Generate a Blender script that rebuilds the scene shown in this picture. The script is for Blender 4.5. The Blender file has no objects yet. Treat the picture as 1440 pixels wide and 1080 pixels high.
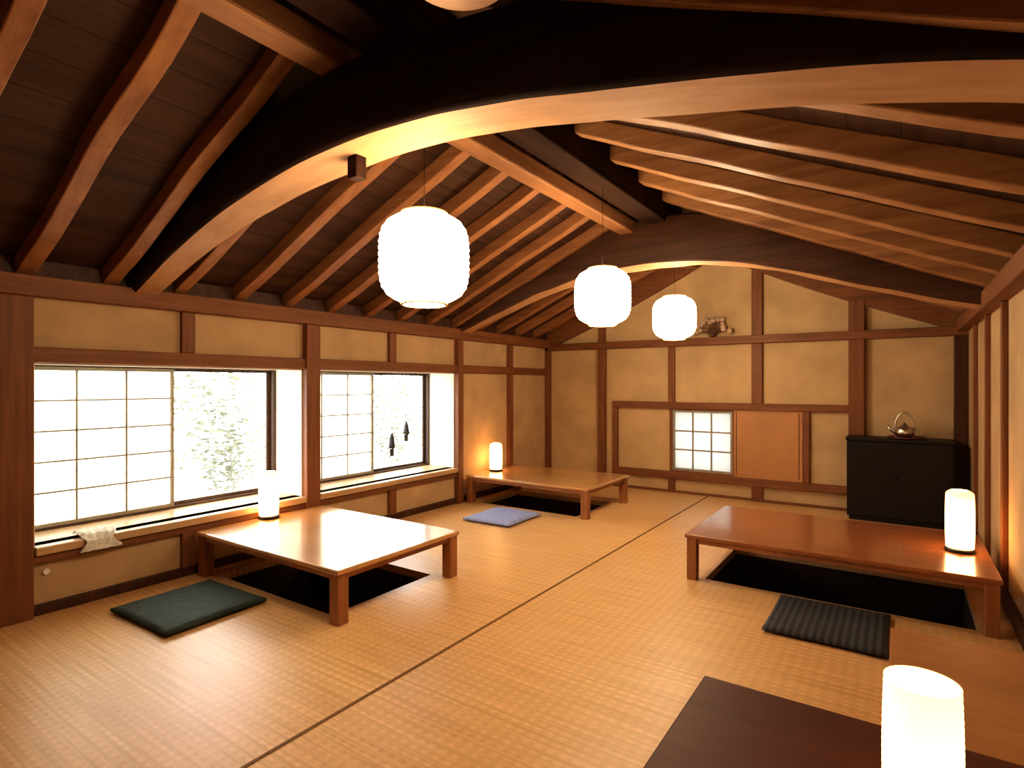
import bpy, bmesh, math, random
from mathutils import Vector, Matrix, noise
import numpy as np
random.seed(7)
scene = bpy.context.scene
COL = scene.collection
try:
    scene.view_settings.view_transform = 'Standard'
    scene.view_settings.look = 'Medium High Contrast'
except Exception as e:
    print(e)

# ------------------------------------------------------------------ materials
def new_mat(name):
    m = bpy.data.materials.new(name); m.use_nodes = True
    nt = m.node_tree
    b = nt.nodes.get('Principled BSDF')
    return m, nt, b

def wood(name, c1, c2, axis='z', rough=0.5, scale=1.0, bump=0.15, coat=0.0, spec=0.5, crough=0.06):
    m, nt, b = new_mat(name)
    N, L = nt.nodes, nt.links
    tc = N.new('ShaderNodeTexCoord'); mp = N.new('ShaderNodeMapping')
    oi = N.new('ShaderNodeObjectInfo'); mul = N.new('ShaderNodeMath'); mul.operation = 'MULTIPLY'
    mul.inputs[1].default_value = 37.0
    L.new(oi.outputs['Random'], mul.inputs[0])
    L.new(tc.outputs['Object'], mp.inputs['Vector']); L.new(mul.outputs[0], mp.inputs['Location'])
    s = {'x': (0.8, 14, 14), 'y': (14, 0.8, 14), 'z': (14, 14, 0.8)}[axis]
    mp.inputs['Scale'].default_value = [k*scale for k in s]
    n1 = N.new('ShaderNodeTexNoise'); n1.inputs['Scale'].default_value = 1.6
    n1.inputs['Detail'].default_value = 5; n1.inputs['Roughness'].default_value = 0.6
    n1.inputs['Distortion'].default_value = 0.5
    L.new(mp.outputs[0], n1.inputs['Vector'])
    n2 = N.new('ShaderNodeTexNoise'); n2.inputs['Scale'].default_value = 2.2; n2.inputs['Detail'].default_value = 3
    L.new(tc.outputs['Object'], n2.inputs['Vector'])
    cr = N.new('ShaderNodeValToRGB')
    cr.color_ramp.elements[0].position = 0.27; cr.color_ramp.elements[0].color = (*c2, 1)
    cr.color_ramp.elements[1].position = 0.72; cr.color_ramp.elements[1].color = (*c1, 1)
    L.new(n1.outputs['Fac'], cr.inputs['Fac'])
    mx = N.new('ShaderNodeMix'); mx.data_type = 'RGBA'; mx.blend_type = 'MULTIPLY'
    mx.inputs['Factor'].default_value = 0.35
    cr2 = N.new('ShaderNodeValToRGB')
    cr2.color_ramp.elements[0].position = 0.3; cr2.color_ramp.elements[0].color = (0.55, 0.5, 0.45, 1)
    cr2.color_ramp.elements[1].position = 0.65; cr2.color_ramp.elements[1].color = (1, 1, 1, 1)
    L.new(n2.outputs['Fac'], cr2.inputs['Fac'])
    L.new(cr.outputs['Color'], mx.inputs['A']); L.new(cr2.outputs['Color'], mx.inputs['B'])
    L.new(mx.outputs['Result'], b.inputs['Base Color'])
    bp = N.new('ShaderNodeBump'); bp.inputs['Strength'].default_value = bump; bp.inputs['Distance'].default_value = 0.01
    L.new(n1.outputs['Fac'], bp.inputs['Height']); L.new(bp.outputs[0], b.inputs['Normal'])
    b.inputs['Roughness'].default_value = rough
    b.inputs['Specular IOR Level'].default_value = spec
    b.inputs['Coat Weight'].default_value = coat
    b.inputs['Coat Roughness'].default_value = crough
    return m

def simple(name, col, rough=0.6, metal=0.0, nscale=8, var=0.15, bump=0.05, spec=0.5):
    m, nt, b = new_mat(name)
    N, L = nt.nodes, nt.links
    tc = N.new('ShaderNodeTexCoord')
    n1 = N.new('ShaderNodeTexNoise'); n1.inputs['Scale'].default_value = nscale; n1.inputs['Detail'].default_value = 5
    L.new(tc.outputs['Object'], n1.inputs['Vector'])
    cr = N.new('ShaderNodeValToRGB')
    cr.color_ramp.elements[0].position = 0.3; cr.color_ramp.elements[0].color = (*[c*(1-var) for c in col], 1)
    cr.color_ramp.elements[1].position = 0.7; cr.color_ramp.elements[1].color = (*[min(1, c*(1+var)) for c in col], 1)
    L.new(n1.outputs['Fac'], cr.inputs['Fac']); L.new(cr.outputs['Color'], b.inputs['Base Color'])
    bp = N.new('ShaderNodeBump'); bp.inputs['Strength'].default_value = bump; bp.inputs['Distance'].default_value = 0.01
    L.new(n1.outputs['Fac'], bp.inputs['Height']); L.new(bp.outputs[0], b.inputs['Normal'])
    b.inputs['Roughness'].default_value = rough; b.inputs['Metallic'].default_value = metal
    b.inputs['Specular IOR Level'].default_value = spec
    return m

def emis(name, col, strength, zc=0.0, zr=0.2, lo=0.7, hi=1.25):
    m, nt, b = new_mat(name)
    N, L = nt.nodes, nt.links
    tc = N.new('ShaderNodeTexCoord'); sp = N.new('ShaderNodeSeparateXYZ')
    L.new(tc.outputs['Object'], sp.inputs[0])
    a = N.new('ShaderNodeMath'); a.operation = 'SUBTRACT'; a.inputs[1].default_value = zc
    L.new(sp.outputs['Z'], a.inputs[0])
    ab = N.new('ShaderNodeMath'); ab.operation = 'ABSOLUTE'; L.new(a.outputs[0], ab.inputs[0])
    mr = N.new('ShaderNodeMapRange'); mr.inputs['From Min'].default_value = 0; mr.inputs['From Max'].default_value = zr
    mr.inputs['To Min'].default_value = strength*hi; mr.inputs['To Max'].default_value = strength*lo
    L.new(ab.outputs[0], mr.inputs['Value'])
    nz = N.new('ShaderNodeTexNoise'); nz.inputs['Scale'].default_value = 30
    L.new(tc.outputs['Object'], nz.inputs['Vector'])
    mu = N.new('ShaderNodeMath'); mu.operation = 'MULTIPLY_ADD'
    L.new(nz.outputs['Fac'], mu.inputs[0]); mu.inputs[1].default_value = strength*0.15
    L.new(mr.outputs[0], mu.inputs[2])
    b.inputs['Base Color'].default_value = (0.85, 0.8, 0.7, 1)
    b.inputs['Roughness'].default_value = 0.8
    b.inputs['Emission Color'].default_value = (*col, 1)
    L.new(mu.outputs[0], b.inputs['Emission Strength'])
    return m

def paper(name, col):
    m, nt, b = new_mat(name)
    N, L = nt.nodes, nt.links
    out = nt.nodes['Material Output']
    tr = N.new('ShaderNodeBsdfTranslucent'); df = N.new('ShaderNodeBsdfDiffuse')
    tc = N.new('ShaderNodeTexCoord'); nz = N.new('ShaderNodeTexNoise'); nz.inputs['Scale'].default_value = 12
    L.new(tc.outputs['Object'], nz.inputs['Vector'])
    cr = N.new('ShaderNodeValToRGB')
    cr.color_ramp.elements[0].color = (*[c*0.96 for c in col], 1); cr.color_ramp.elements[1].color = (*col, 1)
    L.new(nz.outputs['Fac'], cr.inputs['Fac'])
    L.new(cr.outputs['Color'], tr.inputs['Color']); L.new(cr.outputs['Color'], df.inputs['Color'])
    mx = N.new('ShaderNodeMixShader'); mx.inputs[0].default_value = 0.25
    L.new(tr.outputs[0], mx.inputs[1]); L.new(df.outputs[0], mx.inputs[2]); L.new(mx.outputs[0], out.inputs['Surface'])
    return m

def glassmat():
    m, nt, b = new_mat('window_glass')
    N, L = nt.nodes, nt.links
    out = nt.nodes['Material Output']
    tr = N.new('ShaderNodeBsdfTransparent'); gl = N.new('ShaderNodeBsdfGlossy'); gl.inputs['Roughness'].default_value = 0.02
    mx = N.new('ShaderNodeMixShader'); mx.inputs[0].default_value = 0.05
    L.new(tr.outputs[0], mx.inputs[1]); L.new(gl.outputs[0], mx.inputs[2]); L.new(mx.outputs[0], out.inputs['Surface'])
    return m

def tatami():
    m, nt, b = new_mat('tatami_weave')
    N, L = nt.nodes, nt.links
    tc = N.new('ShaderNodeTexCoord')
    mp = N.new('ShaderNodeMapping'); mp.inputs['Scale'].default_value = (1.5, 60, 1)
    L.new(tc.outputs['Object'], mp.inputs['Vector'])
    n1 = N.new('ShaderNodeTexNoise'); n1.inputs['Scale'].default_value = 1.0; n1.inputs['Detail'].default_value = 4
    L.new(mp.outputs[0], n1.inputs['Vector'])
    w = N.new('ShaderNodeTexWave'); w.bands_direction = 'X'; w.inputs['Scale'].default_value = 5.2
    w.inputs['Distortion'].default_value = 0.6
    L.new(tc.outputs['Object'], w.inputs['Vector'])
    w2 = N.new('ShaderNodeTexWave'); w2.bands_direction = 'Y'; w2.inputs['Scale'].default_value = 6.5
    w2.inputs['Distortion'].default_value = 0.7
    L.new(tc.outputs['Object'], w2.inputs['Vector'])
    n3 = N.new('ShaderNodeTexNoise'); n3.inputs['Scale'].default_value = 0.9; n3.inputs['Detail'].default_value = 3
    L.new(tc.outputs['Object'], n3.inputs['Vector'])
    add = N.new('ShaderNodeMath'); add.operation = 'MULTIPLY'
    L.new(w.outputs['Fac'], add.inputs[0]); L.new(w2.outputs['Fac'], add.inputs[1])
    ad2 = N.new('ShaderNodeMath'); ad2.operation = 'MULTIPLY_ADD'; ad2.inputs[1].default_value = 0.22
    L.new(add.outputs[0], ad2.inputs[0]); L.new(n1.outputs['Fac'], ad2.inputs[2])
    cr = N.new('ShaderNodeValToRGB')
    cr.color_ramp.elements[0].position = 0.2; cr.color_ramp.elements[0].color = (0.52, 0.30, 0.12, 1)
    cr.color_ramp.elements[1].position = 0.9; cr.color_ramp.elements[1].color = (0.86, 0.59, 0.31, 1)
    L.new(ad2.outputs[0], cr.inputs['Fac'])
    mx = N.new('ShaderNodeMix'); mx.data_type = 'RGBA'; mx.blend_type = 'MULTIPLY'; mx.inputs['Factor'].default_value = 0.35
    cr2 = N.new('ShaderNodeValToRGB')
    cr2.color_ramp.elements[0].position = 0.35; cr2.color_ramp.elements[0].color = (0.78, 0.60, 0.42, 1)
    cr2.color_ramp.elements[1].position = 0.65
    L.new(n3.outputs['Fac'], cr2.inputs['Fac'])
    L.new(cr.outputs['Color'], mx.inputs['A']); L.new(cr2.outputs['Color'], mx.inputs['B'])
    L.new(mx.outputs['Result'], b.inputs['Base Color'])
    bp = N.new('ShaderNodeBump'); bp.inputs['Strength'].default_value = 0.12; bp.inputs['Distance'].default_value = 0.003
    L.new(ad2.outputs[0], bp.inputs['Height']); L.new(bp.outputs[0], b.inputs['Normal'])
    b.inputs['Roughness'].default_value = 0.38
    b.inputs['Specular IOR Level'].default_value = 0.5
    return m

def ceil_boards():
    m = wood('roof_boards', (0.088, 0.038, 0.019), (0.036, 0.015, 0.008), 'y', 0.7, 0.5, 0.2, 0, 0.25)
    nt = m.node_tree; N, L = nt.nodes, nt.links
    b = N['Principled BSDF']
    src = b.inputs['Base Color'].links[0].from_socket
    tc = N.new('ShaderNodeTexCoord')
    br = N.new('ShaderNodeTexWave'); br.wave_profile = 'SAW'; br.bands_direction = 'X'; br.inputs['Scale'].default_value = 1.6
    L.new(tc.outputs['Object'], br.inputs['Vector'])
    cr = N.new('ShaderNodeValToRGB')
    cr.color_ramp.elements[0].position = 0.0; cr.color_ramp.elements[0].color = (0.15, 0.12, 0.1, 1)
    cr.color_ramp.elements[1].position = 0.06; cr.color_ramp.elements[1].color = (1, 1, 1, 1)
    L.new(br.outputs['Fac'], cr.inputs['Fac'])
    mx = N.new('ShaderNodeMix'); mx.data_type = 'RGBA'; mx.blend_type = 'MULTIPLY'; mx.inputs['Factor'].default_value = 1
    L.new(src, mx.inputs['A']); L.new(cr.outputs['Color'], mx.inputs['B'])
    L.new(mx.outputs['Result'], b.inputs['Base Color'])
    return m

def fabric(name, c1, c2, scale=12, mode='noise'):
    m, nt, b = new_mat(name)
    N, L = nt.nodes, nt.links
    tc = N.new('ShaderNodeTexCoord')
    if mode == 'stripe':
        t = N.new('ShaderNodeTexWave'); t.bands_direction = 'X'; t.inputs['Scale'].default_value = scale
        t.inputs['Distortion'].default_value = 0.3
    else:
        t = N.new('ShaderNodeTexNoise'); t.inputs['Scale'].default_value = scale; t.inputs['Detail'].default_value = 6
    cr = N.new('ShaderNodeValToRGB'); cr.color_ramp.elements[0].position = .35; cr.color_ramp.elements[1].position = .65
    cr.color_ramp.elements[0].color = (*c1, 1); cr.color_ramp.elements[1].color = (*c2, 1)
    L.new(tc.outputs['Object'], t.inputs['Vector']); L.new(t.outputs['Fac'], cr.inputs['Fac'])
    L.new(cr.outputs['Color'], b.inputs['Base Color'])
    nz = N.new('ShaderNodeTexNoise'); nz.inputs['Scale'].default_value = 160
    L.new(tc.outputs['Object'], nz.inputs['Vector'])
    bp = N.new('ShaderNodeBump'); bp.inputs['Strength'].default_value = 0.2; bp.inputs['Distance'].default_value = 0.002
    L.new(nz.outputs['Fac'], bp.inputs['Height']); L.new(bp.outputs[0], b.inputs['Normal'])
    b.inputs['Roughness'].default_value = 0.75
    b.inputs['Specular IOR Level'].default_value = 0.25
    return m

TR1, TR2 = (0.27, 0.110, 0.044), (0.155, 0.060, 0.024)
M = {}
for a in 'xyz': M['trim_'+a] = wood('trim_wood_'+a, TR1, TR2, a, 0.55, 1, 0.12, 0, 0.3)
M['dark_z'] = wood('dark_post_wood', (0.10, 0.038, 0.017), (0.04, 0.015, 0.008), 'z', 0.55, 1, 0.15, 0, 0.3)
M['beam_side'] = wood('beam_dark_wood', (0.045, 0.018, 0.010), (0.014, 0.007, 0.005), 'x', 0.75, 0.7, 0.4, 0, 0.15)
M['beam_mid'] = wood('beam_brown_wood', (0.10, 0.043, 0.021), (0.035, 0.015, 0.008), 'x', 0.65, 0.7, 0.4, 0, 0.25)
M['beam_under_lit'] = wood('beam_hewn_lit_wood', (0.52, 0.30, 0.155), (0.38, 0.20, 0.095), 'x', 0.6, 0.5, 0.2, 0, 0.3)  # hewn underside, paler than the sides with light mixed into the colour
M['ridge'] = wood('ridge_dark_wood', (0.05, 0.02, 0.01), (0.018, 0.008, 0.004), 'y', 0.8, 0.7, 0.3, 0, 0.1)
M['purlin'] = wood('purlin_wood', (0.36, 0.17, 0.07), (0.21, 0.09, 0.036), 'y', 0.55, 0.8, 0.2, 0, 0.3)
M['rafter'] = wood('rafter_wood', (0.40, 0.185, 0.074), (0.22, 0.09, 0.035), 'x', 0.48, 0.6, 0.15, 0, 0.35)
M['rafter_lit'] = wood('rafter_wood_lit', (0.48, 0.25, 0.11), (0.22, 0.095, 0.038), 'x', 0.44, 0.6, 0.2, 0, 0.4)  # lighter copy of the rafter wood, golden highlights put into the colour
M['boards'] = ceil_boards()
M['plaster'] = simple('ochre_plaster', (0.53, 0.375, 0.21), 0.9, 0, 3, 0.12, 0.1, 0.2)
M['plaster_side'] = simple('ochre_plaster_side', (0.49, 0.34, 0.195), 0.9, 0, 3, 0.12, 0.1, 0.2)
M['reveal'] = simple('pale_reveal_plaster', (0.82, 0.79, 0.68), 0.8, 0, 6, 0.04, 0.05, 0.2)
M['table_honey'] = wood('table_honey_wood', (0.60, 0.34, 0.14), (0.50, 0.26, 0.10), 'x', 0.28, 0.6, 0.01, 1.0, 0.6, 0.14)
M['table_leg'] = wood('table_leg_wood', (0.40, 0.17, 0.062), (0.27, 0.105, 0.038), 'z', 0.4, 0.8, 0.05, 0.1)
M['table_red'] = wood('table_red_wood', (0.38, 0.14, 0.05), (0.27, 0.09, 0.032), 'x', 0.28, 0.6, 0.01, 0.7, 0.5, 0.1)
M['table_dark'] = wood('table_dim_wood', (0.115, 0.034, 0.02), (0.07, 0.02, 0.013), 'x', 0.5, 0.6, 0.02, 0.0, 0.3)  # dark colour stands in for the weaker reflection off this tabletop
M['chest'] = wood('chest_wood', (0.46, 0.23, 0.092), (0.38, 0.17, 0.062), 'x', 0.55, 0.8, 0.05, 0, 0.3)
M['panel'] = wood('sliding_panel_wood', (0.50, 0.25, 0.105), (0.45, 0.215, 0.088), 'z', 0.5, 0.4, 0.02)
M['black'] = wood('black_lacquer_wood', (0.013, 0.010, 0.010), (0.009, 0.007, 0.007), 'z', 0.5, 1, 0.02, 0, 0.3)
M['blackp'] = simple('black_base', (0.012, 0.01, 0.01), 0.4)
M['iron'] = simple('dark_iron', (0.06, 0.06, 0.065), 0.6, 0.3)
M['metal'] = simple('polished_metal', (0.65, 0.6, 0.55), 0.3, 1.0)
M['frame'] = wood('window_frame_wood', (0.09, 0.05, 0.03), (0.05, 0.028, 0.018), 'z', 0.45)
M['lattice'] = wood('lattice_wood', (0.38, 0.35, 0.28), (0.28, 0.25, 0.19), 'z', 0.6)
M['sill'] = wood('sill_wood', (0.60, 0.42, 0.25), (0.50, 0.31, 0.16), 'y', 0.3, 0.7, 0.03)
M['paper'] = paper('shoji_paper', (0.95, 0.95, 0.90))
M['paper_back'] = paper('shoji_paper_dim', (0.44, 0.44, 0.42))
M['glass'] = glassmat()
M['tatami'] = tatami()
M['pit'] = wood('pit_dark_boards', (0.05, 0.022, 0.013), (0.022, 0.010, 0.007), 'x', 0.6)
M['edge'] = fabric('mat_edging', (0.17, 0.09, 0.035), (0.23, 0.125, 0.05), 60)
M['lantern'] = emis('lantern_paper', (1.0, 0.77, 0.50), 23, zc=-0.05, zr=0.28)
M['lampsh'] = emis('lamp_paper', (1.0, 0.50, 0.18), 6.5, zc=0.13, zr=0.26, lo=0.3, hi=2.2)
M['lampsh4'] = emis('lamp_paper_big', (1.0, 0.54, 0.21), 3.1, zc=0.2, zr=0.28, lo=0.7, hi=1.4)
M['bulb'] = emis('bulb_glow', (1.0, 0.75, 0.42), 40, zc=0, zr=0.3)
M['rib'] = simple('pale_bamboo', (0.6, 0.42, 0.2), 0.6)
M['fitting'] = simple('pale_turned_wood', (0.45, 0.26, 0.15), 0.6)
M['cord'] = simple('cord_dark', (0.012, 0.008, 0.006), 0.9, 0, 8, .1, 0, 0.05)
M['c_green'] = fabric('cushion_green', (0.028, 0.042, 0.034), (0.042, 0.06, 0.048), 30)
M['c_blue'] = fabric('cushion_blue', (0.25, 0.31, 0.58), (0.34, 0.40, 0.66), 30)
M['c_navy'] = fabric('cushion_slate', (0.028, 0.031, 0.038), (0.062, 0.066, 0.076), 7.5, 'stripe')
M['cloth'] = simple('white_cotton', (0.75, 0.73, 0.68), 0.9)
M['leaf'] = simple('pale_leaf', (0.20, 0.215, 0.165), 0.8, 0, 8, .12, 0, .1)
M['bark'] = simple('bark', (0.21, 0.215, 0.185), 0.9)
M['gravel'] = simple('pale_gravel', (0.5, 0.5, 0.46), 0.95, 0, 20)
M['dried'] = simple('dried_flower', (0.5, 0.36, 0.26), 0.8)
M['dried_dk'] = simple('dried_stem', (0.12, 0.06, 0.03), 0.8)
M['tray'] = simple('dark_red_tray', (0.10, 0.02, 0.015), 0.3)

# ------------------------------------------------------------------ helpers
WL = {}
def bx(bm, x0, x1, y0, y1, z0, z1, mi=0):
    vs = [bm.verts.new(p) for p in [(x0,y0,z0),(x1,y0,z0),(x1,y1,z0),(x0,y1,z0),(x0,y0,z1),(x1,y0,z1),(x1,y1,z1),(x0,y1,z1)]]
    for f in [(0,3,2,1),(4,5,6,7),(0,1,5,4),(1,2,6,5),(2,3,7,6),(3,0,4,7)]:
        fc = bm.faces.new([vs[i] for i in f]); fc.material_index = mi
def prism(bm, pts, y0, y1, mi=0):
    a = [bm.verts.new((p[0], y0, p[1])) for p in pts]; b = [bm.verts.new((p[0], y1, p[1])) for p in pts]
    n = len(pts)
    fs = [bm.faces.new(a), bm.faces.new(b[::-1])]
    for i in range(n):
        fs.append(bm.faces.new([a[i], b[i], b[(i+1) % n], a[(i+1) % n]]))
    for f in fs: f.material_index = mi
def lathe(bm, prof, cx, cy, cz, seg=32, cap=True, mi=0):
    rings = []
    for r, z in prof:
        rings.append([bm.verts.new((cx+r*math.cos(2*math.pi*i/seg), cy+r*math.sin(2*math.pi*i/seg), cz+z)) for i in range(seg)])
    for a, b in zip(rings, rings[1:]):
        for i in range(seg):
            f = bm.faces.new([a[i], a[(i+1) % seg], b[(i+1) % seg], b[i]]); f.material_index = mi; f.smooth = True
    if cap:
        bm.faces.new(rings[0][::-1]).material_index = mi; bm.faces.new(rings[-1]).material_index = mi
def tube(bm, pts, rad, seg=8, mi=0):
    pts = [Vector(p) for p in pts]; rings = []
    for i, p in enumerate(pts):
        t = (pts[min(i+1, len(pts)-1)] - pts[max(i-1, 0)]).normalized()
        u = t.orthogonal().normalized(); v = t.cross(u)
        r = rad[i] if isinstance(rad, (list, tuple)) else rad
        rings.append([bm.verts.new(p + u*r*math.cos(2*math.pi*k/seg) + v*r*math.sin(2*math.pi*k/seg)) for k in range(seg)])
    for a, b in zip(rings, rings[1:]):
        off = min(range(seg), key=lambda o: sum((a[k].co-b[(k+o) % seg].co).length for k in range(seg)))
        for k in range(seg):
            f = bm.faces.new([a[k], a[(k+1) % seg], b[(k+1+off) % seg], b[(k+off) % seg]]); f.material_index = mi; f.smooth = True
    bm.faces.new(rings[0][::-1]).material_index = mi; bm.faces.new(rings[-1]).material_index = mi
def ball(bm, c, r, sub=2, sc=(1,1,1), mi=0):
    mat = Matrix.Translation(c) @ Matrix.Diagonal((*[r*s for s in sc], 1))
    res = bmesh.ops.create_icosphere(bm, subdivisions=sub, radius=1, matrix=mat)
    for v in res['verts']:
        for f in v.link_faces: f.smooth = True; f.material_index = mi

def tag(o, label=None, category=None, group=None, kind=None):
    if label: o['label'] = label
    if category: o['category'] = category
    if group: o['group'] = group
    if kind: o['kind'] = kind
    return o
def add(name, bm, mats, origin=(0,0,0), parent=None, bevel=0, bseg=2, recalc=True):
    origin = Vector(origin)
    if recalc: bmesh.ops.recalc_face_normals(bm, faces=bm.faces[:])
    bmesh.ops.translate(bm, verts=bm.verts[:], vec=-origin)
    me = bpy.data.meshes.new(name); bm.to_mesh(me); bm.free()
    if not isinstance(mats, (list, tuple)): mats = [mats]
    for k in mats: me.materials.append(M[k])
    o = bpy.data.objects.new(name, me); COL.objects.link(o)
    WL[o.name] = origin
    if parent:
        o.parent = parent; o.location = origin - WL[parent.name]
    else:
        o.location = origin
    if bevel:
        md = o.modifiers.new('bevel', 'BEVEL'); md.width = bevel; md.segments = bseg; md.limit_method = 'ANGLE'
    return o
def empty(name, loc, parent=None):
    o = bpy.data.objects.new(name, None); COL.objects.link(o); o.empty_display_size = 0.1
    WL[o.name] = Vector(loc)
    o.location = Vector(loc) - (WL[parent.name] if parent else Vector((0,0,0)))
    if parent: o.parent = parent
    return o
def copy_tree(root, loc, rot=0):
    n = root.copy(); COL.objects.link(n); n.location = loc; n.rotation_euler[2] = rot; WL[n.name] = Vector(loc)
    for c in root.children:
        cc = c.copy(); COL.objects.link(cc); cc.parent = n
        for g in c.children:
            gg = g.copy(); COL.objects.link(gg); gg.parent = cc
    return n
def box(name, x0, x1, y0, y1, z0, z1, mat, parent=None, bevel=0, origin=None):
    bm = bmesh.new(); bx(bm, x0, x1, y0, y1, z0, z1)
    o = origin or ((x0+x1)/2, (y0+y1)/2, z0)
    return add(name, bm, mat, o, parent, bevel)

# ------------------------------------------------------------------ room dims
XL, XR, YB, YF = -4.63, 0.60, 7.80, -1.60
XM = (XL+XR)/2; SL = 0.44; EB = 2.18; RH = 0.12
def raf(x):  return EB + SL*((x-XL) if x < XM else (XR-x))
def board(x): return raf(x)+RH
W1 = (1.29, 3.30); W2 = (3.45, 5.50); WZ = (0.45, 1.64); XG = -5.09
S = dict(kind='structure')

# floor with sunken pits
pits = [(-4.44,-3.05,2.39,3.34), (-4.44,-3.03,5.73,6.67), (-1.24,0.40,4.455,5.49), (-0.45,0.35,0.7,1.95)]
xs = sorted({XL-0.1, XR+0.1} | {p[0] for p in pits} | {p[1] for p in pits})
ys = sorted({YF-0.1, YB+0.1} | {p[2] for p in pits} | {p[3] for p in pits})
bm = bmesh.new()
for i in range(len(xs)-1):
    for j in range(len(ys)-1):
        cx, cy = (xs[i]+xs[i+1])/2, (ys[j]+ys[j+1])/2
        if any(p[0] < cx < p[1] and p[2] < cy < p[3] for p in pits): continue
        bx(bm, xs[i], xs[i+1], ys[j], ys[j+1], -0.06, 0, 0)
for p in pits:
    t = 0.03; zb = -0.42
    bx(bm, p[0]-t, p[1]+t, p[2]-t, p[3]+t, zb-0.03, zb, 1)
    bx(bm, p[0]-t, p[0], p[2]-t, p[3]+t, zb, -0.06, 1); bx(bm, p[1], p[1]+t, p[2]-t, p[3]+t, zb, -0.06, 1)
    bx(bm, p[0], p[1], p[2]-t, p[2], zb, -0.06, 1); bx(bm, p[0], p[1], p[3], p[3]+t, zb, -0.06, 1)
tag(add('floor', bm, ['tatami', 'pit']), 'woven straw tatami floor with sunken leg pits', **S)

# ceiling boards
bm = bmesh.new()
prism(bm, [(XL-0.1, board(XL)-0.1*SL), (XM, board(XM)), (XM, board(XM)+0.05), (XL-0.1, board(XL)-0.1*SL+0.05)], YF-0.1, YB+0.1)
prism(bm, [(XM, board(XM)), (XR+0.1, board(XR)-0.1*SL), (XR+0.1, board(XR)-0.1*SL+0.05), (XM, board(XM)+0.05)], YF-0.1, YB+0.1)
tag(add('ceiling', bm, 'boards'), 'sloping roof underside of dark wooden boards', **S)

# walls
bm = bmesh.new()
def cells_x(bm, X0, X1, ycuts, zcuts, holes):
    for i in range(len(ycuts)-1):
        for j in range(len(zcuts)-1):
            cy, cz = (ycuts[i]+ycuts[i+1])/2, (zcuts[j]+zcuts[j+1])/2
            if any(h[0] < cy < h[1] and h[2] < cz < h[3] for h in holes): continue
            bx(bm, X0, X1, ycuts[i], ycuts[i+1], zcuts[j], zcuts[j+1])
cells_x(bm, XL-0.1, XL, [YF-0.1, W1[0], W1[1], W2[0], W2[1], YB+0.1], [-0.06, WZ[0], WZ[1], board(XL)-0.02],
        [(W1[0], W1[1], *WZ), (W2[0], W2[1], *WZ)])
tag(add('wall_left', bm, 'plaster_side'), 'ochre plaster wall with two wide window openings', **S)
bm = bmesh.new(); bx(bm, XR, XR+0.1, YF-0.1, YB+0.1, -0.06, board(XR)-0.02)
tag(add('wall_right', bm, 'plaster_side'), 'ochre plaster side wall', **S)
SH = (-2.62, -1.80, 0.31, 1.14)
bm = bmesh.new()
def gable(bm, x0, x1, z0, y0, y1):
    pts = [(x0, z0), (x1, z0), (x1, board(x1))]
    if x0 < XM < x1: pts.append((XM, board(XM)))
    pts.append((x0, board(x0))); prism(bm, pts, y0, y1)
gable(bm, XL, SH[0], -0.06, YB, YB+0.1); gable(bm, SH[0], SH[1], SH[3], YB, YB+0.1)
gable(bm, SH[1], XR, -0.06, YB, YB+0.1); bx(bm, SH[0], SH[1], YB, YB+0.1, -0.06, SH[2])
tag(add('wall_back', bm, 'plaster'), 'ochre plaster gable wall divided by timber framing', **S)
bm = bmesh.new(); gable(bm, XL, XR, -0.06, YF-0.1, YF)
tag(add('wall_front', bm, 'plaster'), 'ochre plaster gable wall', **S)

tn = [0]
def trim(x0, x1, y0, y1, z0, z1, mat, label='reddish-brown timber wall framing'):
    tn[0] += 1
    return tag(box('trim_%d' % tn[0], x0, x1, y0, y1, z0, z1, mat, bevel=0.006), label, **S)
# --- left wall timber
D = 0.05
trim(XL, XL+0.10, YF, YB, 2.06, 2.19, 'trim_y', 'long timber wall plate under the rafters')
trim(XL, XL+0.03, YF, YB, 2.19, 2.305, 'dark_z', 'dark board closing the gap between rafters')
trim(XL, XL+D-0.005, YF, YB, WZ[1], WZ[1]+0.10, 'trim_y', 'timber lintel rail above the windows')
trim(XL, XL+D-0.005, YF, W2[1], WZ[0]-0.11, WZ[0]-0.055, 'trim_y', 'timber rail below the window sills')
trim(XL, XL+0.03, YF, YB, 0, 0.07, 'dark_z', 'dark timber skirting')
for y0, y1 in [(1.11, 1.28), (3.30, 3.45), (5.50, 5.60), (7.70, 7.80), (-0.6, -0.45)]:
    trim(XL, XL+D+0.02, y0, y1, 0, 2.06, 'trim_z', 'upright reddish timber post')
trim(XL, XL+D, 6.65, 6.75, 0, 2.06, 'trim_z', 'upright reddish timber post')
for yc in (2.25, 4.42):
    trim(XL, XL+D-0.01, yc-0.05, yc+0.05, WZ[1]+0.1, 2.06, 'trim_z')
    trim(XL, XL+D-0.01, yc-0.05, yc+0.05, 0.07, WZ[0]-0.11, 'trim_z')
# --- right wall timber
trim(XR-0.10, XR, YF, YB, 2.06, 2.19, 'trim_y', 'long timber wall plate under the rafters')
trim(XR-0.03, XR, YF, YB, 2.19, 2.305, 'dark_z', 'dark board closing the gap between rafters')
trim(XR-0.03, XR, YF, YB, 0, 0.12, 'dark_z', 'dark timber skirting')
for yc in (7.74, 6.85, 5.95, 5.05, 4.15, 3.2, 1.4, -0.4):
    trim(XR-0.035, XR, yc-0.035, yc+0.035, 0.12, 2.06, 'trim_z', 'upright reddish timber post')
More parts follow.
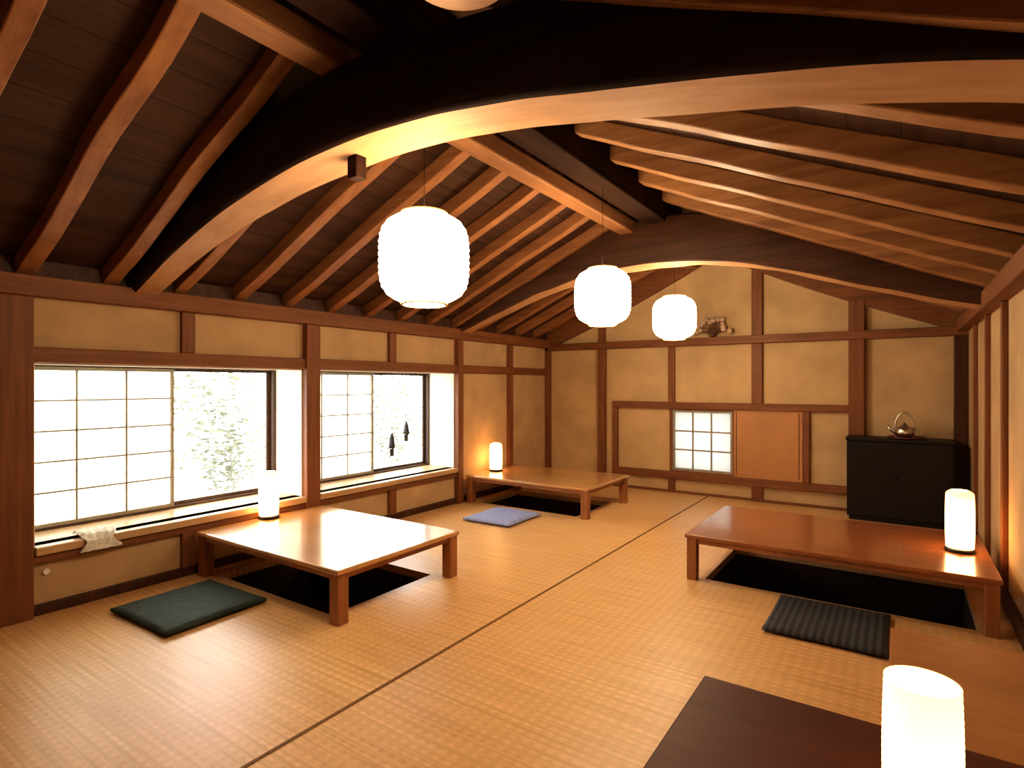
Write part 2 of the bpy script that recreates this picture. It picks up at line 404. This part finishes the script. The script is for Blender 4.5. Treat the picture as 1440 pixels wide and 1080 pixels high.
# --- back wall timber
def bt(x0, x1, z0, z1, mat, d=D, label='reddish-brown timber wall framing'):
    return trim(x0, x1, YB-d, YB, z0, z1, mat, label)
bt(XL, XR, 2.02, 2.12, 'trim_x', 0.10, 'long timber rail across the gable wall')
bt(-3.73, -3.61, 0, 2.02, 'trim_z', 0.07); bt(-3.72, -3.62, 2.12, raf(-3.7)-0.1, 'trim_z', 0.05)
bt(-2.665, -2.575, 1.25, 2.02, 'trim_z')
bt(-1.575, -1.445, 1.25, 2.02, 'trim_z'); bt(-1.575, -1.445, 2.12, 3.0, 'trim_z')
bt(-0.50, -0.34, 0, 2.02, 'trim_z', 0.08); bt(-0.50, -0.34, 2.12, raf(-0.3)-0.1, 'trim_z', 0.08)
bt(-3.50, -0.50, 1.16, 1.25, 'trim_x', 0.06); bt(-3.50, -0.50, 0.19, 0.29, 'trim_x', 0.06)
bt(-3.50, -3.42, 0.29, 1.16, 'trim_z'); bt(-0.99, -0.91, 0.29, 1.16, 'trim_z')
bt(-2.665, -2.575, 0.0, 0.19, 'trim_z'); bt(-1.575, -1.445, 0.0, 0.19, 'trim_z')
bt(XL, XR, 0.0, 0.03, 'trim_x', 0.04)
bt(XR-0.12, XR, 0.0, 2.02, 'dark_z', 0.11, 'dark corner post'); bt(XL, XL+0.06, 0, 2.02, 'trim_z', 0.06)
for a, b_ in ((XL, XM), (XM, XR)):
    bm = bmesh.new(); n = 12
    up = [(a+(b_-a)*i/n, board(a+(b_-a)*i/n)) for i in range(n+1)]
    lo = [(p[0], p[1]-0.26-0.05*math.sin(math.pi*k/n)) for k, p in enumerate(up)]
    prism(bm, lo+up[::-1], YB-0.07, YB)
    tn[0] += 1; tag(add('trim_%d' % tn[0], bm, 'trim_x', (a, YB, 2.2)), 'sloping timber along the top of the gable', **S)

# seam between mats
trim(-2.130, -2.110, YF, YB-0.05, 0.0, 0.003, 'edge', 'narrow brown cloth edging between tatami mats')

# ------------------------------------------------------------------ windows
def shoji(parent, cx_axis, a0, a1, z0, z1, pos, cols, rows, pap, fr=0.03, lat=0.012):
    bm = bmesh.new()
    def B(b, u0, u1, w0, w1, t0, t1):
        if cx_axis == 'y': bx(b, pos+t0, pos+t1, u0, u1, w0, w1)
        else: bx(b, u0, u1, pos-t1, pos-t0, w0, w1)
    B(bm, a0, a0+fr, z0, z1, -0.015, 0.015); B(bm, a1-fr, a1, z0, z1, -0.015, 0.015)
    B(bm, a0+fr, a1-fr, z0, z0+fr, -0.015, 0.015); B(bm, a0+fr, a1-fr, z1-fr, z1, -0.015, 0.015)
    for i in range(1, cols):
        u = a0+fr+(a1-a0-2*fr)*i/cols; B(bm, u-lat/2, u+lat/2, z0+fr, z1-fr, -0.006, 0.010)
    for j in range(1, rows):
        w = z0+fr+(z1-z0-2*fr)*j/rows; B(bm, a0+fr, a1-fr, w-lat/2, w+lat/2, -0.004, 0.012)
    org = (pos, (a0+a1)/2, z0) if cx_axis == 'y' else ((a0+a1)/2, pos, z0)
    s = add('shoji_screen', bm, 'lattice', org, parent)
    bm = bmesh.new(); B(bm, a0+fr*0.5, a1-fr*0.5, z0+fr*0.5, z1-fr*0.5, -0.010, -0.008)
    add('paper', bm, pap, org, s)
    return s

for n, W, gap in ((1, W1, 2.36), (2, W2, 4.56)):
    w = empty('window_%d' % n, (XG, (W[0]+W[1])/2, WZ[0]))
    tag(w, 'deep-set window with paper shoji and clear sliding pane', **S)
    t = 0.06
    bm = bmesh.new()
    bx(bm, XG-0.06, XL-0.1, W[0]-t, W[0], WZ[0]-t, WZ[1]+t); bx(bm, XG-0.06, XL-0.1, W[1], W[1]+t, WZ[0]-t, WZ[1]+t)
    bx(bm, XG-0.06, XL-0.1, W[0], W[1], WZ[1], WZ[1]+t)
    bx(bm, XL-0.1, XL, W[0]-0.002, W[0]+0.012, WZ[0], WZ[1]); bx(bm, XL-0.1, XL, W[1]-0.012, W[1]+0.002, WZ[0], WZ[1])
    bx(bm, XL-0.1, XL, W[0], W[1], WZ[1]-0.012, WZ[1]+0.002)
    add('jamb', bm, 'reveal', (XG, W[0], WZ[0]), w)
    bm = bmesh.new(); bx(bm, XG-0.06, XL+0.07, W[0], W[1], WZ[0]-0.055, WZ[0])
    add('sill', bm, 'sill', (XL, (W[0]+W[1])/2, WZ[0]-0.055), w, 0.006)
    bm = bmesh.new()
    f = 0.03
    bx(bm, XG-0.04, XG+0.03, W[0], W[0]+f, WZ[0], WZ[1]); bx(bm, XG-0.04, XG+0.04, W[1]-f, W[1], WZ[0], WZ[1])
    bx(bm, XG-0.04, XG+0.03, W[0]+f, W[1]-f, WZ[0], WZ[0]+0.02); bx(bm, XG-0.035, XG+0.03, W[0]+f, W[1]-f, WZ[1]-0.015, WZ[1])
    add('frame', bm, 'frame', (XG, W[0], WZ[0]), w)
    bm = bmesh.new(); g0, g1, z0, z1 = gap-0.02, W[1]-f, WZ[0]+0.02, WZ[1]-0.015
    bx(bm, XG-0.03, XG-0.008, g0, g0+0.03, z0, z1); bx(bm, XG-0.03, XG-0.008, g1-0.04, g1, z0, z1)
    bx(bm, XG-0.03, XG-0.008, g0+0.03, g1-0.04, z0, z0+0.03); bx(bm, XG-0.03, XG-0.008, g0+0.03, g1-0.04, z1-0.02, z1)
    sa = add('sash', bm, 'frame', (XG, g0, z0), w)
    bm = bmesh.new(); bx(bm, XG-0.021, XG-0.018, g0+0.025, g1-0.035, z0+0.025, z1-0.015)
    add('glass_pane', bm, 'glass', (XG, g0, z0), sa)
    shoji(w, 'y', W[0]+f, gap, WZ[0]+0.02, WZ[1]-0.015, XG+0.015, 3, 5, 'paper', 0.025, 0.013)

w3 = empty('window_3', ((SH[0]+SH[1])/2, YB, SH[2])); tag(w3, 'small square shoji window with paper panes', **S)
bm = bmesh.new()
bx(bm, SH[0]-0.03, SH[0]+0.01, YB-0.03, YB+0.1, SH[2]-0.02, SH[3]+0.02); bx(bm, SH[1]-0.01, SH[1]+0.01, YB-0.03, YB+0.1, SH[2]-0.02, SH[3]+0.02)
bx(bm, SH[0], SH[1], YB-0.03, YB+0.1, SH[3], SH[3]+0.02); bx(bm, SH[0], SH[1], YB-0.03, YB+0.1, SH[2]-0.02, SH[2])
add('frame', bm, 'trim_z', (SH[0], YB, SH[2]), w3)
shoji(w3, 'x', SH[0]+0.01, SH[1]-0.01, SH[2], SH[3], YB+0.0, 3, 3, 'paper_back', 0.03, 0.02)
d = empty('door_1', (-1.39, YB-0.04, 0.29)); tag(d, 'low plain sliding panel of orange-brown wood', **S)
bm = bmesh.new(); bx(bm, -1.76, -1.03, YB-0.026, YB-0.002, 0.32, 1.13)
add('panel', bm, 'panel', (-1.39, YB, 0.3), d, 0.002)
bm = bmesh.new()
bx(bm, -1.79, -1.765, YB-0.034, YB, 0.29, 1.16); bx(bm, -1.02, -0.99, YB-0.034, YB, 0.29, 1.16)
bx(bm, -1.765, -1.02, YB-0.034, YB, 0.29, 0.32); bx(bm, -1.765, -1.02, YB-0.034, YB, 1.13, 1.16)
add('frame', bm, 'panel', (-1.39, YB, 0.3), d)

# ------------------------------------------------------------------ roof timbers
ryl = [1.235+0.47*k for k in range(-6, 14)]
ryl = [y for y in ryl if YF+0.05 < y < YB-0.13]
ryr = [2.42+0.60*k for k in range(-6, 10)]
ryr = [y for y in ryr if YF+0.05 < y < YB-0.13]
def rafter_mesh(left):
    bm = bmesh.new()
    if left: pts = [(XL, EB), (XM-0.11, raf(XM-0.11)), (XM-0.11, board(XM-0.11)), (XL, board(XL))]
    else: pts = [(XM+0.11, raf(XM+0.11)), (XR, EB), (XR, board(XR)), (XM+0.11, board(XM+0.11))]
    hw = 0.05 if left else 0.058
    prism(bm, pts, -hw, hw)
    ed = [e for e in bm.edges if abs(e.verts[0].co.x-e.verts[1].co.x) > 1]
    bmesh.ops.subdivide_edges(bm, edges=ed, cuts=14)
    for v in bm.verts:
        n = noise.noise(Vector((v.co.x*1.3, 3.1 if left else 8.2, 0.4)))
        v.co.y += n*0.03
        if v.co.z < board(v.co.x)-0.05 and abs(v.co.x-XL) > .1 and abs(v.co.x-XR) > .1: v.co.z += 0.015*noise.noise(Vector((v.co.x*2.1, 5.5, 1)))
    return bm
for left in (True, False):
    first = None
    for y in (ryl if left else ryr):
        if first is None:
            first = add('rafter', rafter_mesh(left), 'rafter' if left else 'rafter_lit', (XM, 0, EB), bevel=0.008)
            first.location.y = y; o = first
            tag(o, 'sloping reddish-brown roof rafter' if left else 'sloping roof rafter with golden highlights painted into its colour', 'rafter', 'rafters under the sloping roof boards')
        else:
            o = first.copy(); COL.objects.link(o); o.location.y = y
            o.scale.y = random.uniform(0.9, 1.1)

def curved_beam(name, prof, y0, y1, H, label, seed=0, und='beam_under_lit', side='beam_side', taper=0.0, rough=0.004):
    px = [p[0] for p in prof]; pz = [p[1] for p in prof]
    n = 72; X = np.linspace(px[0], px[-1], n)
    Z = np.interp(X, px, pz)
    for _ in range(14):
        Z[1:-1] = (Z[:-2]+2*Z[1:-1]+Z[2:])/4
    bm = bmesh.new(); rings = []
    for i in range(n):
        x = X[i]; zb = Z[i]; zt = min(zb+H, board(x)-0.004)
        if zt < zb+0.05: zb = zt-0.05
        c = min(0.016+rough, (zt-zb)*0.2); w = noise.noise(Vector((x*0.6, seed, 0)))*0.018
        tp = taper*max(0, (-2.4-x)/2.2)
        ya, yb = y0+w*0.6+tp*0.25, y1+w*0.6-tp*0.75
        sec = [(ya+c, zb), (yb-c, zb), (yb, zb+c), (yb+0.01, (zb+zt)/2), (yb, zt-c), (yb-c, zt), (ya+c, zt), (ya, zt-c), (ya-0.01, (zb+zt)/2), (ya, zb+c)]
        rings.append([bm.verts.new((x, s[0], s[1]+rough*noise.noise(Vector((x*3, s[0]*5, s[1]*5+seed))))) for s in sec])
    m = len(rings[0])
    for a, b in zip(rings, rings[1:]):
        for k in range(m):
            f = bm.faces.new([a[k], b[k], b[(k+1) % m], a[(k+1) % m]]); f.smooth = k not in (0,)
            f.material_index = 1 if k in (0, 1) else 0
    bm.faces.new(rings[0]); bm.faces.new(rings[-1][::-1])
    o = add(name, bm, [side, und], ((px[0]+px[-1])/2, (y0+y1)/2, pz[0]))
    return tag(o, label, 'beam')
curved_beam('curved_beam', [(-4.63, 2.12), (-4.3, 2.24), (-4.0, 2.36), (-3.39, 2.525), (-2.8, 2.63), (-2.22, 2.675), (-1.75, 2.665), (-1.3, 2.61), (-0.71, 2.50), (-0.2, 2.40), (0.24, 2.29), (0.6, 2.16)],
            1.80, 2.10, 0.38, 'massive naturally arched dark beam, hewn underside paler with light painted in', 1, taper=0.12)
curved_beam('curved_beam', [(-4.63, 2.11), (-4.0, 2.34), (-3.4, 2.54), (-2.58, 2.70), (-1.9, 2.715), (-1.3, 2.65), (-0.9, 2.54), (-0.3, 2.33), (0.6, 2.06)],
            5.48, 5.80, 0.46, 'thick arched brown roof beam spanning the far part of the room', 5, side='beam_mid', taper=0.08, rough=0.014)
tag(box('ridge_beam', XM-0.11, XM+0.11, YF, YB-0.07, 3.10, 3.40, 'ridge', bevel=0.015), 'dark square ridge beam running along the roof peak', 'beam')
tag(box('roof_purlin', -2.40, -2.24, YF, YB-0.07, 3.04, 3.175, 'purlin', bevel=0.015), 'lighter brown purlin beside the ridge beam', 'beam')
bm = bmesh.new(); lathe(bm, [(0.09, 0.12), (0.12, 0.10), (0.175, 0.06), (0.19, 0.02), (0.175, 0.0), (0.10, -0.008), (0.001, -0.01)], -1.22, 1.47, 2.862, 40, cap=False)
tag(add('ceiling_fitting', bm, 'fitting', (-1.22, 1.47, 2.86)), 'shallow round pale wooden ceiling fitting under the rafters', 'ceiling fitting')
tag(box('wooden_peg', -2.34, -2.27, 1.93, 2.0, 2.55, 2.70, 'beam_side', bevel=0.008), 'small dark wooden peg under the arched beam', 'peg')

# ------------------------------------------------------------------ hanging lanterns
def make_lantern(loc):
    x, y, z = loc
    L = empty('paper_lantern', loc)
    tag(L, 'round white ribbed paper pendant lantern, lit', 'lantern', 'paper lanterns hanging under the ridge')
    bm = bmesh.new(); prof = []
    nr = 14; tot = nr*6; H = 0.228
    for i in range(tot+1):
        t = -1+2*i/tot
        r = 0.229*(1-abs(t)**4.0)**(1/2.6) if abs(t) < 1 else 0
        r = max(r, 0.10) - 0.0045*abs(math.cos(math.pi*i/6))
        if abs(t) > 0.985: r = 0.115
        prof.append((r, H*t))
    lathe(bm, prof, x, y, z, 48, cap=False)
    add('lamp_shade', bm, 'lantern', loc, L)
    for s, nm in ((-1, 'lower_ring'), (1, 'upper_ring')):
        bm = bmesh.new()
        lathe(bm, [(0.108, 0), (0.120, 0), (0.120, 0.010), (0.108, 0.010), (0.108, 0)], x, y, z+s*(H+0.002)-0.005, 32, cap=False)
        if s > 0:
            bx(bm, x-0.112, x+0.112, y-0.005, y+0.005, z+H-0.002, z+H+0.006)
        add(nm, bm, 'rib', loc, L)
    bm = bmesh.new(); ball(bm, (x, y, z-0.03), 0.05, 2); add('bulb', bm, 'bulb', (x, y, z-0.03), L)
    bm = bmesh.new(); tube(bm, [(x, y, z+0.01), (x, y, z+0.45), (x, y, 3.105)], 0.0016, 6)
    add('cord', bm, 'cord', loc, L)
    return L
l1 = make_lantern((-2.0, 2.32, 2.17))
copy_tree(l1, (-2.0, 4.24, 2.21)); copy_tree(l1, (-2.0, 6.02, 2.21))
l1.location = (-2.0, 2.14, 2.135)

# ------------------------------------------------------------------ table lamps
def make_lamp(loc, h=0.40, r=0.082, mat='lampsh', label='', tall=False):
    x, y, z = loc
    L = empty('table_lamp', loc); tag(L, label, 'lamp')
    bm = bmesh.new(); lathe(bm, [(r*0.95, 0), (r*1.08, 0.004), (r*1.08, 0.018), (r*0.9, 0.026), (r*0.7, 0.03)], x, y, z, 32)
    add('base', bm, 'blackp', loc, L)
    bm = bmesh.new(); prof = []
    for i in range(41):
        t = i/40; bul = 1+0.05*math.sin(math.pi*t)
        e = 1.0
        if not tall and t > 0.93: e = 1-0.35*((t-0.93)/0.07)**2
        prof.append((r*bul*e - 0.001*(i % 2), 0.03+(h-0.03)*t))
    inner = [(p[0]-0.004, p[1]) for p in prof[::-1]]
    lathe(bm, prof+inner+[prof[0]], x, y, z, 40, cap=False)
    add('lamp_shade', bm, mat, loc, L)
    bm = bmesh.new()
    tube(bm, [(x, y, z+0.03), (x, y, z+h*0.6)], 0.012, 10)
    add('stem', bm, 'blackp', loc, L)
    bm = bmesh.new(); ball(bm, (x, y, z+h*0.6+0.03), 0.032, 2, (1, 1, 1.2)); add('bulb', bm, 'bulb', (x, y, z+h*0.6+0.03), L)
    return L
TZ = 0.35
make_lamp((-4.48, 2.86, TZ), 0.40, 0.078, 'lampsh', 'glowing column paper lamp on the honey-coloured low table')
make_lamp((-4.42, 6.10, TZ), 0.37, 0.08, 'lampsh', 'glowing column paper lamp on the low table by the wall')
make_lamp((0.34, 4.97, TZ), 0.42, 0.079, 'lampsh', 'glowing column paper lamp on the long reddish table')
make_lamp((0.045, 1.75, TZ), 0.408, 0.081, 'lampsh4', 'tall glowing cylindrical paper lamp on the dark table', True)

# ------------------------------------------------------------------ tables
def table(x0, x1, y0, y1, mat, legmat, label, group=None, th=0.032, lw=0.085, z=TZ):
    cx, cy = (x0+x1)/2, (y0+y1)/2
    T = empty('low_table', (cx, cy, 0)); tag(T, label, 'table', group)
    box('tabletop', x0, x1, y0, y1, z-th, z, mat, T, 0.008, (cx, cy, z-th))
    ins = 0.012; a = z-th-0.04
    bm = bmesh.new(); bx(bm, x0+ins+lw, x1-ins-lw, y0+ins+0.015, y0+ins+0.045, a, z-th)
    ap = add('apron', bm, legmat, (cx, y0+ins+0.03, a), T, 0.003)
    c = ap.copy(); COL.objects.link(c); c.location.y += (y1-y0)-2*ins-0.06
    bm = bmesh.new(); bx(bm, x0+ins+0.015, x0+ins+0.045, y0+ins+lw, y1-ins-lw, a, z-th)
    ap = add('apron', bm, legmat, (x0+ins+0.03, cy, a), T, 0.003)
    c = ap.copy(); COL.objects.link(c); c.location.x += (x1-x0)-2*ins-0.06
    bm = bmesh.new(); bx(bm, x0+ins, x0+ins+lw, y0+ins, y0+ins+lw, 0, z-th)
    lg = add('leg', bm, legmat, (x0+ins+lw/2, y0+ins+lw/2, 0), T, 0.006)
    dx, dy = (x1-x0)-2*ins-lw, (y1-y0)-2*ins-lw
    for sx, sy in ((1,0),(0,1),(1,1)):
        c = lg.copy(); COL.objects.link(c); c.location.x += sx*dx; c.location.y += sy*dy
    return T
table(-4.55, -2.85, 2.28, 3.45, 'table_honey', 'table_leg', 'glossy honey-coloured low wooden table beside the window')
table(-4.55, -2.83, 5.62, 6.78, 'table_honey', 'table_leg', 'low wooden table in the corner by the wall')
table(-1.37, 0.50, 4.36, 5.60, 'table_red', 'table_leg', 'long reddish-brown low wooden table beside the side wall', lw=0.075)
table(-0.64, 0.50, 0.55, 2.29, 'table_dark', 'table_dark', 'reddish-brown low table, painted dark for its weak reflection, holding a tall lamp')

# ------------------------------------------------------------------ cushions
def cushion(cx, cy, w, d, mat, label, rot=0, t=0.026):
    bm = bmesh.new(); n = 26
    def P(i, j, s):
        u, v = -1+2*i/n, -1+2*j/n
        e = max(0, (1-abs(u)**7))*max(0, (1-abs(v)**7))
        hgt = t*(0.35+0.65*e**0.5)
        dimp = 0.3*math.exp(-((u*u+v*v)/0.02))
        x = u*w/2*(1-0.015*(1-v*v)*abs(u)); y = v*d/2*(1-0.015*(1-u*u)*abs(v))
        z = t + s*hgt*(1-dimp*(s > 0)) + (0.002*noise.noise(Vector((x*7+cx, y*7, 0))) if s > 0 else 0)
        return (cx+x, cy+y, max(0.001, z))
    top = [[bm.verts.new(P(i, j, 1)) for j in range(n+1)] for i in range(n+1)]
    bot = [[bm.verts.new(P(i, j, -1)) for j in range(n+1)] for i in range(n+1)]
    for i in range(n):
        for j in range(n):
            bm.faces.new([top[i][j], top[i+1][j], top[i+1][j+1], top[i][j+1]])
            bm.faces.new([bot[i][j], bot[i][j+1], bot[i+1][j+1], bot[i+1][j]])
    for i in range(n):
        for a, b in (((i, 0), (i+1, 0)), ((i, n), (i+1, n)), ((0, i), (0, i+1)), ((n, i), (n, i+1))):
            bm.faces.new([top[a[0]][a[1]], top[b[0]][b[1]], bot[b[0]][b[1]], bot[a[0]][a[1]]])
    for f in bm.faces: f.smooth = True
    o = add('floor_cushion', bm, mat, (cx, cy, 0)); o.rotation_euler[2] = rot
    return tag(o, label, 'cushion')
cushion(-3.92, 1.93, 0.70, 0.66, 'c_green', 'dark grey-green square floor cushion beside the honey table', 0.03)
cushion(-3.66, 5.18, 0.60, 0.66, 'c_blue', 'pale blue-violet square floor cushion beside the corner table', 0.02)
cushion(-0.37, 4.02, 0.64, 0.66, 'c_navy', 'dark slate striped floor cushion beside the long table', 0.0, 0.022)

# ------------------------------------------------------------------ low wooden bench
C = empty('low_bench', (0.25, 2.95, 0)); tag(C, 'low plain orange-brown wooden bench against the side wall', 'bench')
box('seat', -0.04, 0.535, 2.44, 3.50, 0.225, 0.255, 'chest', C, 0.004)
box('body', -0.03, 0.525, 2.455, 3.485, 0.0, 0.225, 'chest', C, 0.004)

# ------------------------------------------------------------------ black cabinet
cb = empty('cabinet', (0.0, 7.55, 0)); tag(cb, 'black lacquered cabinet with two doors against the wall', 'cabinet')
cx0, cx1, cy0, cy1 = -0.49, 0.46, 7.30, 7.68
bm = bmesh.new()
bx(bm, cx0+0.02, cx1-0.02, cy0+0.04, cy1, 0.0, 0.05); bx(bm, cx0, cx1, cy0+0.02, cy1, 0.05, 0.88); bx(bm, cx0-0.01, cx1+0.01, cy0-0.01, cy1, 0.88, 0.91)
add('body', bm, 'black', (0, 7.5, 0), cb, 0.003)
for x0, x1, kx in ((cx0+0.015, -0.0165, -0.06), (-0.0145, cx1-0.015, 0.03)):
    bm = bmesh.new(); bx(bm, x0, x1, cy0+0.008, cy0+0.02, 0.06, 0.87)
    dd = add('door', bm, 'black', (x0, cy0, 0.1), cb, 0.001)
    bm = bmesh.new(); ball(bm, (kx, cy0-0.002, 0.5), 0.012); add('knob', bm, 'blackp', (kx, cy0-0.002, 0.5), dd)
bm = bmesh.new(); lathe(bm, [(0.15, 0), (0.17, 0.004), (0.18, 0.022), (0.172, 0.022), (0.16, 0.01), (0.001, 0.009)], 0.06, 7.48, 0.91, 36, cap=False)
tag(add('serving_tray', bm, 'tray', (0.06, 7.48, 0.91)), 'round dark red lacquer tray on the black cabinet', 'tray')
K = empty('kettle', (0.04, 7.48, 0.92)); tag(K, 'metal kettle with tall arched handle on a tray', 'kettle')
kx, ky, kz = 0.04, 7.48, 0.921
bm = bmesh.new(); lathe(bm, [(0.055, 0), (0.085, 0.025), (0.095, 0.065), (0.075, 0.11), (0.04, 0.128), (0.001, 0.13)], kx, ky, kz, 32, cap=False)
add('body', bm, 'metal', (kx, ky, kz), K)
bm = bmesh.new(); lathe(bm, [(0.038, 0), (0.035, 0.01), (0.01, 0.015), (0.013, 0.03), (0.001, 0.035)], kx, ky, kz+0.125, 20, cap=False); add('lid', bm, 'iron', (kx, ky, kz+0.12), K)
bm = bmesh.new(); tube(bm, [(kx+0.088*math.cos(a), ky, kz+0.08+0.19*math.sin(a)) for a in [math.pi*k/16 for k in range(17)]], 0.010, 8); add('handle', bm, 'metal', (kx, ky, kz+0.08), K)
bm = bmesh.new(); tube(bm, [(kx-0.08, ky, kz+0.05), (kx-0.13, ky, kz+0.08), (kx-0.155, ky, kz+0.13)], [0.02, 0.014, 0.010], 10); add('spout', bm, 'metal', (kx-0.1, ky, kz+0.06), K)

# ------------------------------------------------------------------ dried arrangement on rail
A = empty('dried_flower_arrangement', (-2.06, 7.745, 2.12)); tag(A, 'dried flower arrangement in a low dish on the wall rail', 'decoration')
bm = bmesh.new(); lathe(bm, [(0.03, 0), (0.045, 0.02), (0.05, 0.05), (0.042, 0.05), (0.03, 0.03)], -2.06, 7.745, 2.12, 24)
add('dish', bm, 'dried_dk', (-2.06, 7.745, 2.12), A)
bm = bmesh.new(); tips = []
for k in range(14):
    a = -1.45+2.9*k/13; Ln = random.uniform(0.16, 0.25)
    p2 = (-2.06+math.sin(a)*Ln, 7.745-random.uniform(0.0, 0.05), 2.17+math.cos(a)*Ln*0.85)
    mid = (-2.06+math.sin(a)*Ln*0.4, 7.74, 2.17+math.cos(a)*Ln*0.5)
    tube(bm, [(-2.06, 7.745, 2.15), mid, p2], [0.008, 0.007, 0.004], 6); tips.append(p2)
add('stems', bm, 'dried_dk', (-2.06, 7.745, 2.15), A)
bm = bmesh.new()
for p in tips:
    ball(bm, p, random.uniform(0.028, 0.042), 2, (1, 0.8, 0.9))
for v in bm.verts: v.co += Vector([0.006*noise.noise(v.co*60+Vector((i*9, 0, 0))) for i in range(3)])
add('blossoms', bm, 'dried', (-2.06, 7.745, 2.2), A)

# ------------------------------------------------------------------ hanging chimes in window 2
for (yy, zt, zb) in ((4.78, 0.92, 0.64), (5.02, 1.05, 0.80)):
    c = empty('wind_chime', (-4.99, yy, zb)); tag(c, 'dark iron wind chime hanging in the window', 'wind chime', 'wind chimes in the window')
    bm = bmesh.new(); h = zt-zb
    lathe(bm, [(0.004, h), (0.014, h-0.02), (0.028, h-0.06), (0.036, h*0.5), (0.042, h*0.35), (0.036, h*0.35), (0.028, h*0.5), (0.003, h-0.03)], -4.99, yy, zb, 24)
    add('bell', bm, 'iron', (-4.99, yy, zb+h/2), c)
    bm = bmesh.new(); bx(bm, -4.993, -4.989, yy-0.03, yy+0.03, zb, zb+h*0.33); bx(bm, -4.992, -4.990, yy-0.001, yy+0.001, zb+h*0.33, zt-0.03)
    add('paper_tail', bm, 'iron', (-4.99, yy, zb), c)
    bm = bmesh.new(); tube(bm, [(-4.99, yy, zt-0.002), (-4.99, yy, WZ[1])], 0.0015, 6)
    add('cord', bm, 'cord', (-4.99, yy, zt), c)

# ------------------------------------------------------------------ white cloth draped over sill
bm = bmesh.new(); nu, nv = 22, 16
path = [(-4.74, WZ[0]+0.006), (-4.66, WZ[0]+0.006), (-4.585, WZ[0]+0.006), (-4.549, WZ[0]-0.01), (-4.546, WZ[0]-0.05), (-4.544, WZ[0]-0.085)]
g = []
for i in range(nu+1):
    t = i/nu*(len(path)-1); k = min(int(t), len(path)-2); fr_ = t-k
    px_, pz_ = [path[k][q]*(1-fr_)+path[k+1][q]*fr_ for q in (0, 1)]
    row = []
    for j in range(nv+1):
        v = j/nv; wdt = 0.20+0.04*math.sin(t*1.7)
        y = 1.64+(v-0.5)*wdt+0.012*math.sin(t*2+v*4)
        rip = abs(0.020*math.sin(v*15+t*1.5)+0.014*noise.noise(Vector((t*2, v*6, 2))))
        if t < 2.2: row.append(bm.verts.new((px_, y, pz_+rip+0.02*(1-abs(t-1)/1.4 if abs(t-1) < 1.4 else 0))))
        else: row.append(bm.verts.new((px_+rip*0.7, y, pz_+rip*0.3*(3-min(3, t)))))
    g.append(row)
for i in range(nu):
    for j in range(nv):
        f = bm.faces.new([g[i][j], g[i+1][j], g[i+1][j+1], g[i][j+1]]); f.smooth = True
o = add('hand_towel', bm, 'cloth', (-4.65, 1.64, WZ[0])); tag(o, 'crumpled white cotton cloth draped over the window sill', 'towel')
md = o.modifiers.new('thick', 'SOLIDIFY'); md.thickness = 0.003
bm = bmesh.new()
bmesh.ops.create_cone(bm, cap_ends=True, segments=24, radius1=0.022, radius2=0.018, depth=0.012, matrix=Matrix.Translation((XL+0.006, 1.36, 0.27)) @ Matrix.Rotation(math.pi/2, 4, 'Y'))
tag(add('wall_outlet', bm, 'cloth', (XL, 1.36, 0.27)), 'small round white outlet cover low on the wall', 'outlet')

# ------------------------------------------------------------------ outside
tag(box('ground', -16, XG-0.3, -4, 16, -0.4, -0.3, 'gravel'), 'pale gravel ground outside the windows', **S)
for bxp, byp, hh in ((-7.6, 4.2, 2.1), (-8.0, 7.7, 2.2)):
    sh = empty('garden_shrub', (bxp, byp, -0.3)); tag(sh, 'pale leafy garden shrub outside the window', 'shrub')
    bm = bmesh.new(); ends = []
    for k in range(9):
        a = k*2.4; p = Vector((bxp, byp, -0.3)); pts = [p.copy()]
        dirv = Vector((math.cos(a)*0.35, math.sin(a)*0.35, 1)).normalized()
        for s in range(6):
            p = p + dirv*hh/6*random.uniform(0.8, 1.1); dirv = (dirv+Vector((random.uniform(-.25, .25), random.uniform(-.25, .25), 0.02))).normalized()
            pts.append(p.copy())
            if s > 0: ends.append(p.copy())
        tube(bm, pts, [0.009-0.001*i for i in range(len(pts))], 6)
    add('branches', bm, 'bark', (bxp, byp, -0.3), sh)
    bm = bmesh.new()
    for e in ends:
        for _ in range(40):
            c = e+Vector((random.gauss(0, .2), random.gauss(0, .2), random.gauss(0, .2)))
            R = Matrix.Rotation(random.uniform(0, 6.28), 3, 'Z') @ Matrix.Rotation(random.uniform(-1.2, 1.2), 3, 'X')
            s = random.uniform(0.035, 0.065)
            vs = [bm.verts.new(c+R @ Vector(q)*s) for q in ((-1, 0, 0), (-.2, -.45, .1), (1, 0, 0), (-.2, .45, .1))]
            bm.faces.new(vs)
    lf = add('leaves', bm, 'leaf', (bxp, byp, -0.3), sh, recalc=False); lf['kind'] = 'stuff'

# ------------------------------------------------------------------ world, camera
w = bpy.data.worlds.new('overcast_sky'); scene.world = w; w.use_nodes = True
bg = w.node_tree.nodes['Background']; bg.inputs['Color'].default_value = (1.0, 0.985, 0.96, 1); bg.inputs['Strength'].default_value = 9.5
cam = bpy.data.cameras.new('camera'); co = bpy.data.objects.new('camera', cam); COL.objects.link(co)
co.location = (0, 0, 1.5); co.rotation_euler = (math.pi/2, 0, math.radians(34.3))
cam.sensor_width = 36; cam.lens = 20.0; cam.clip_start = 0.05
scene.camera = co
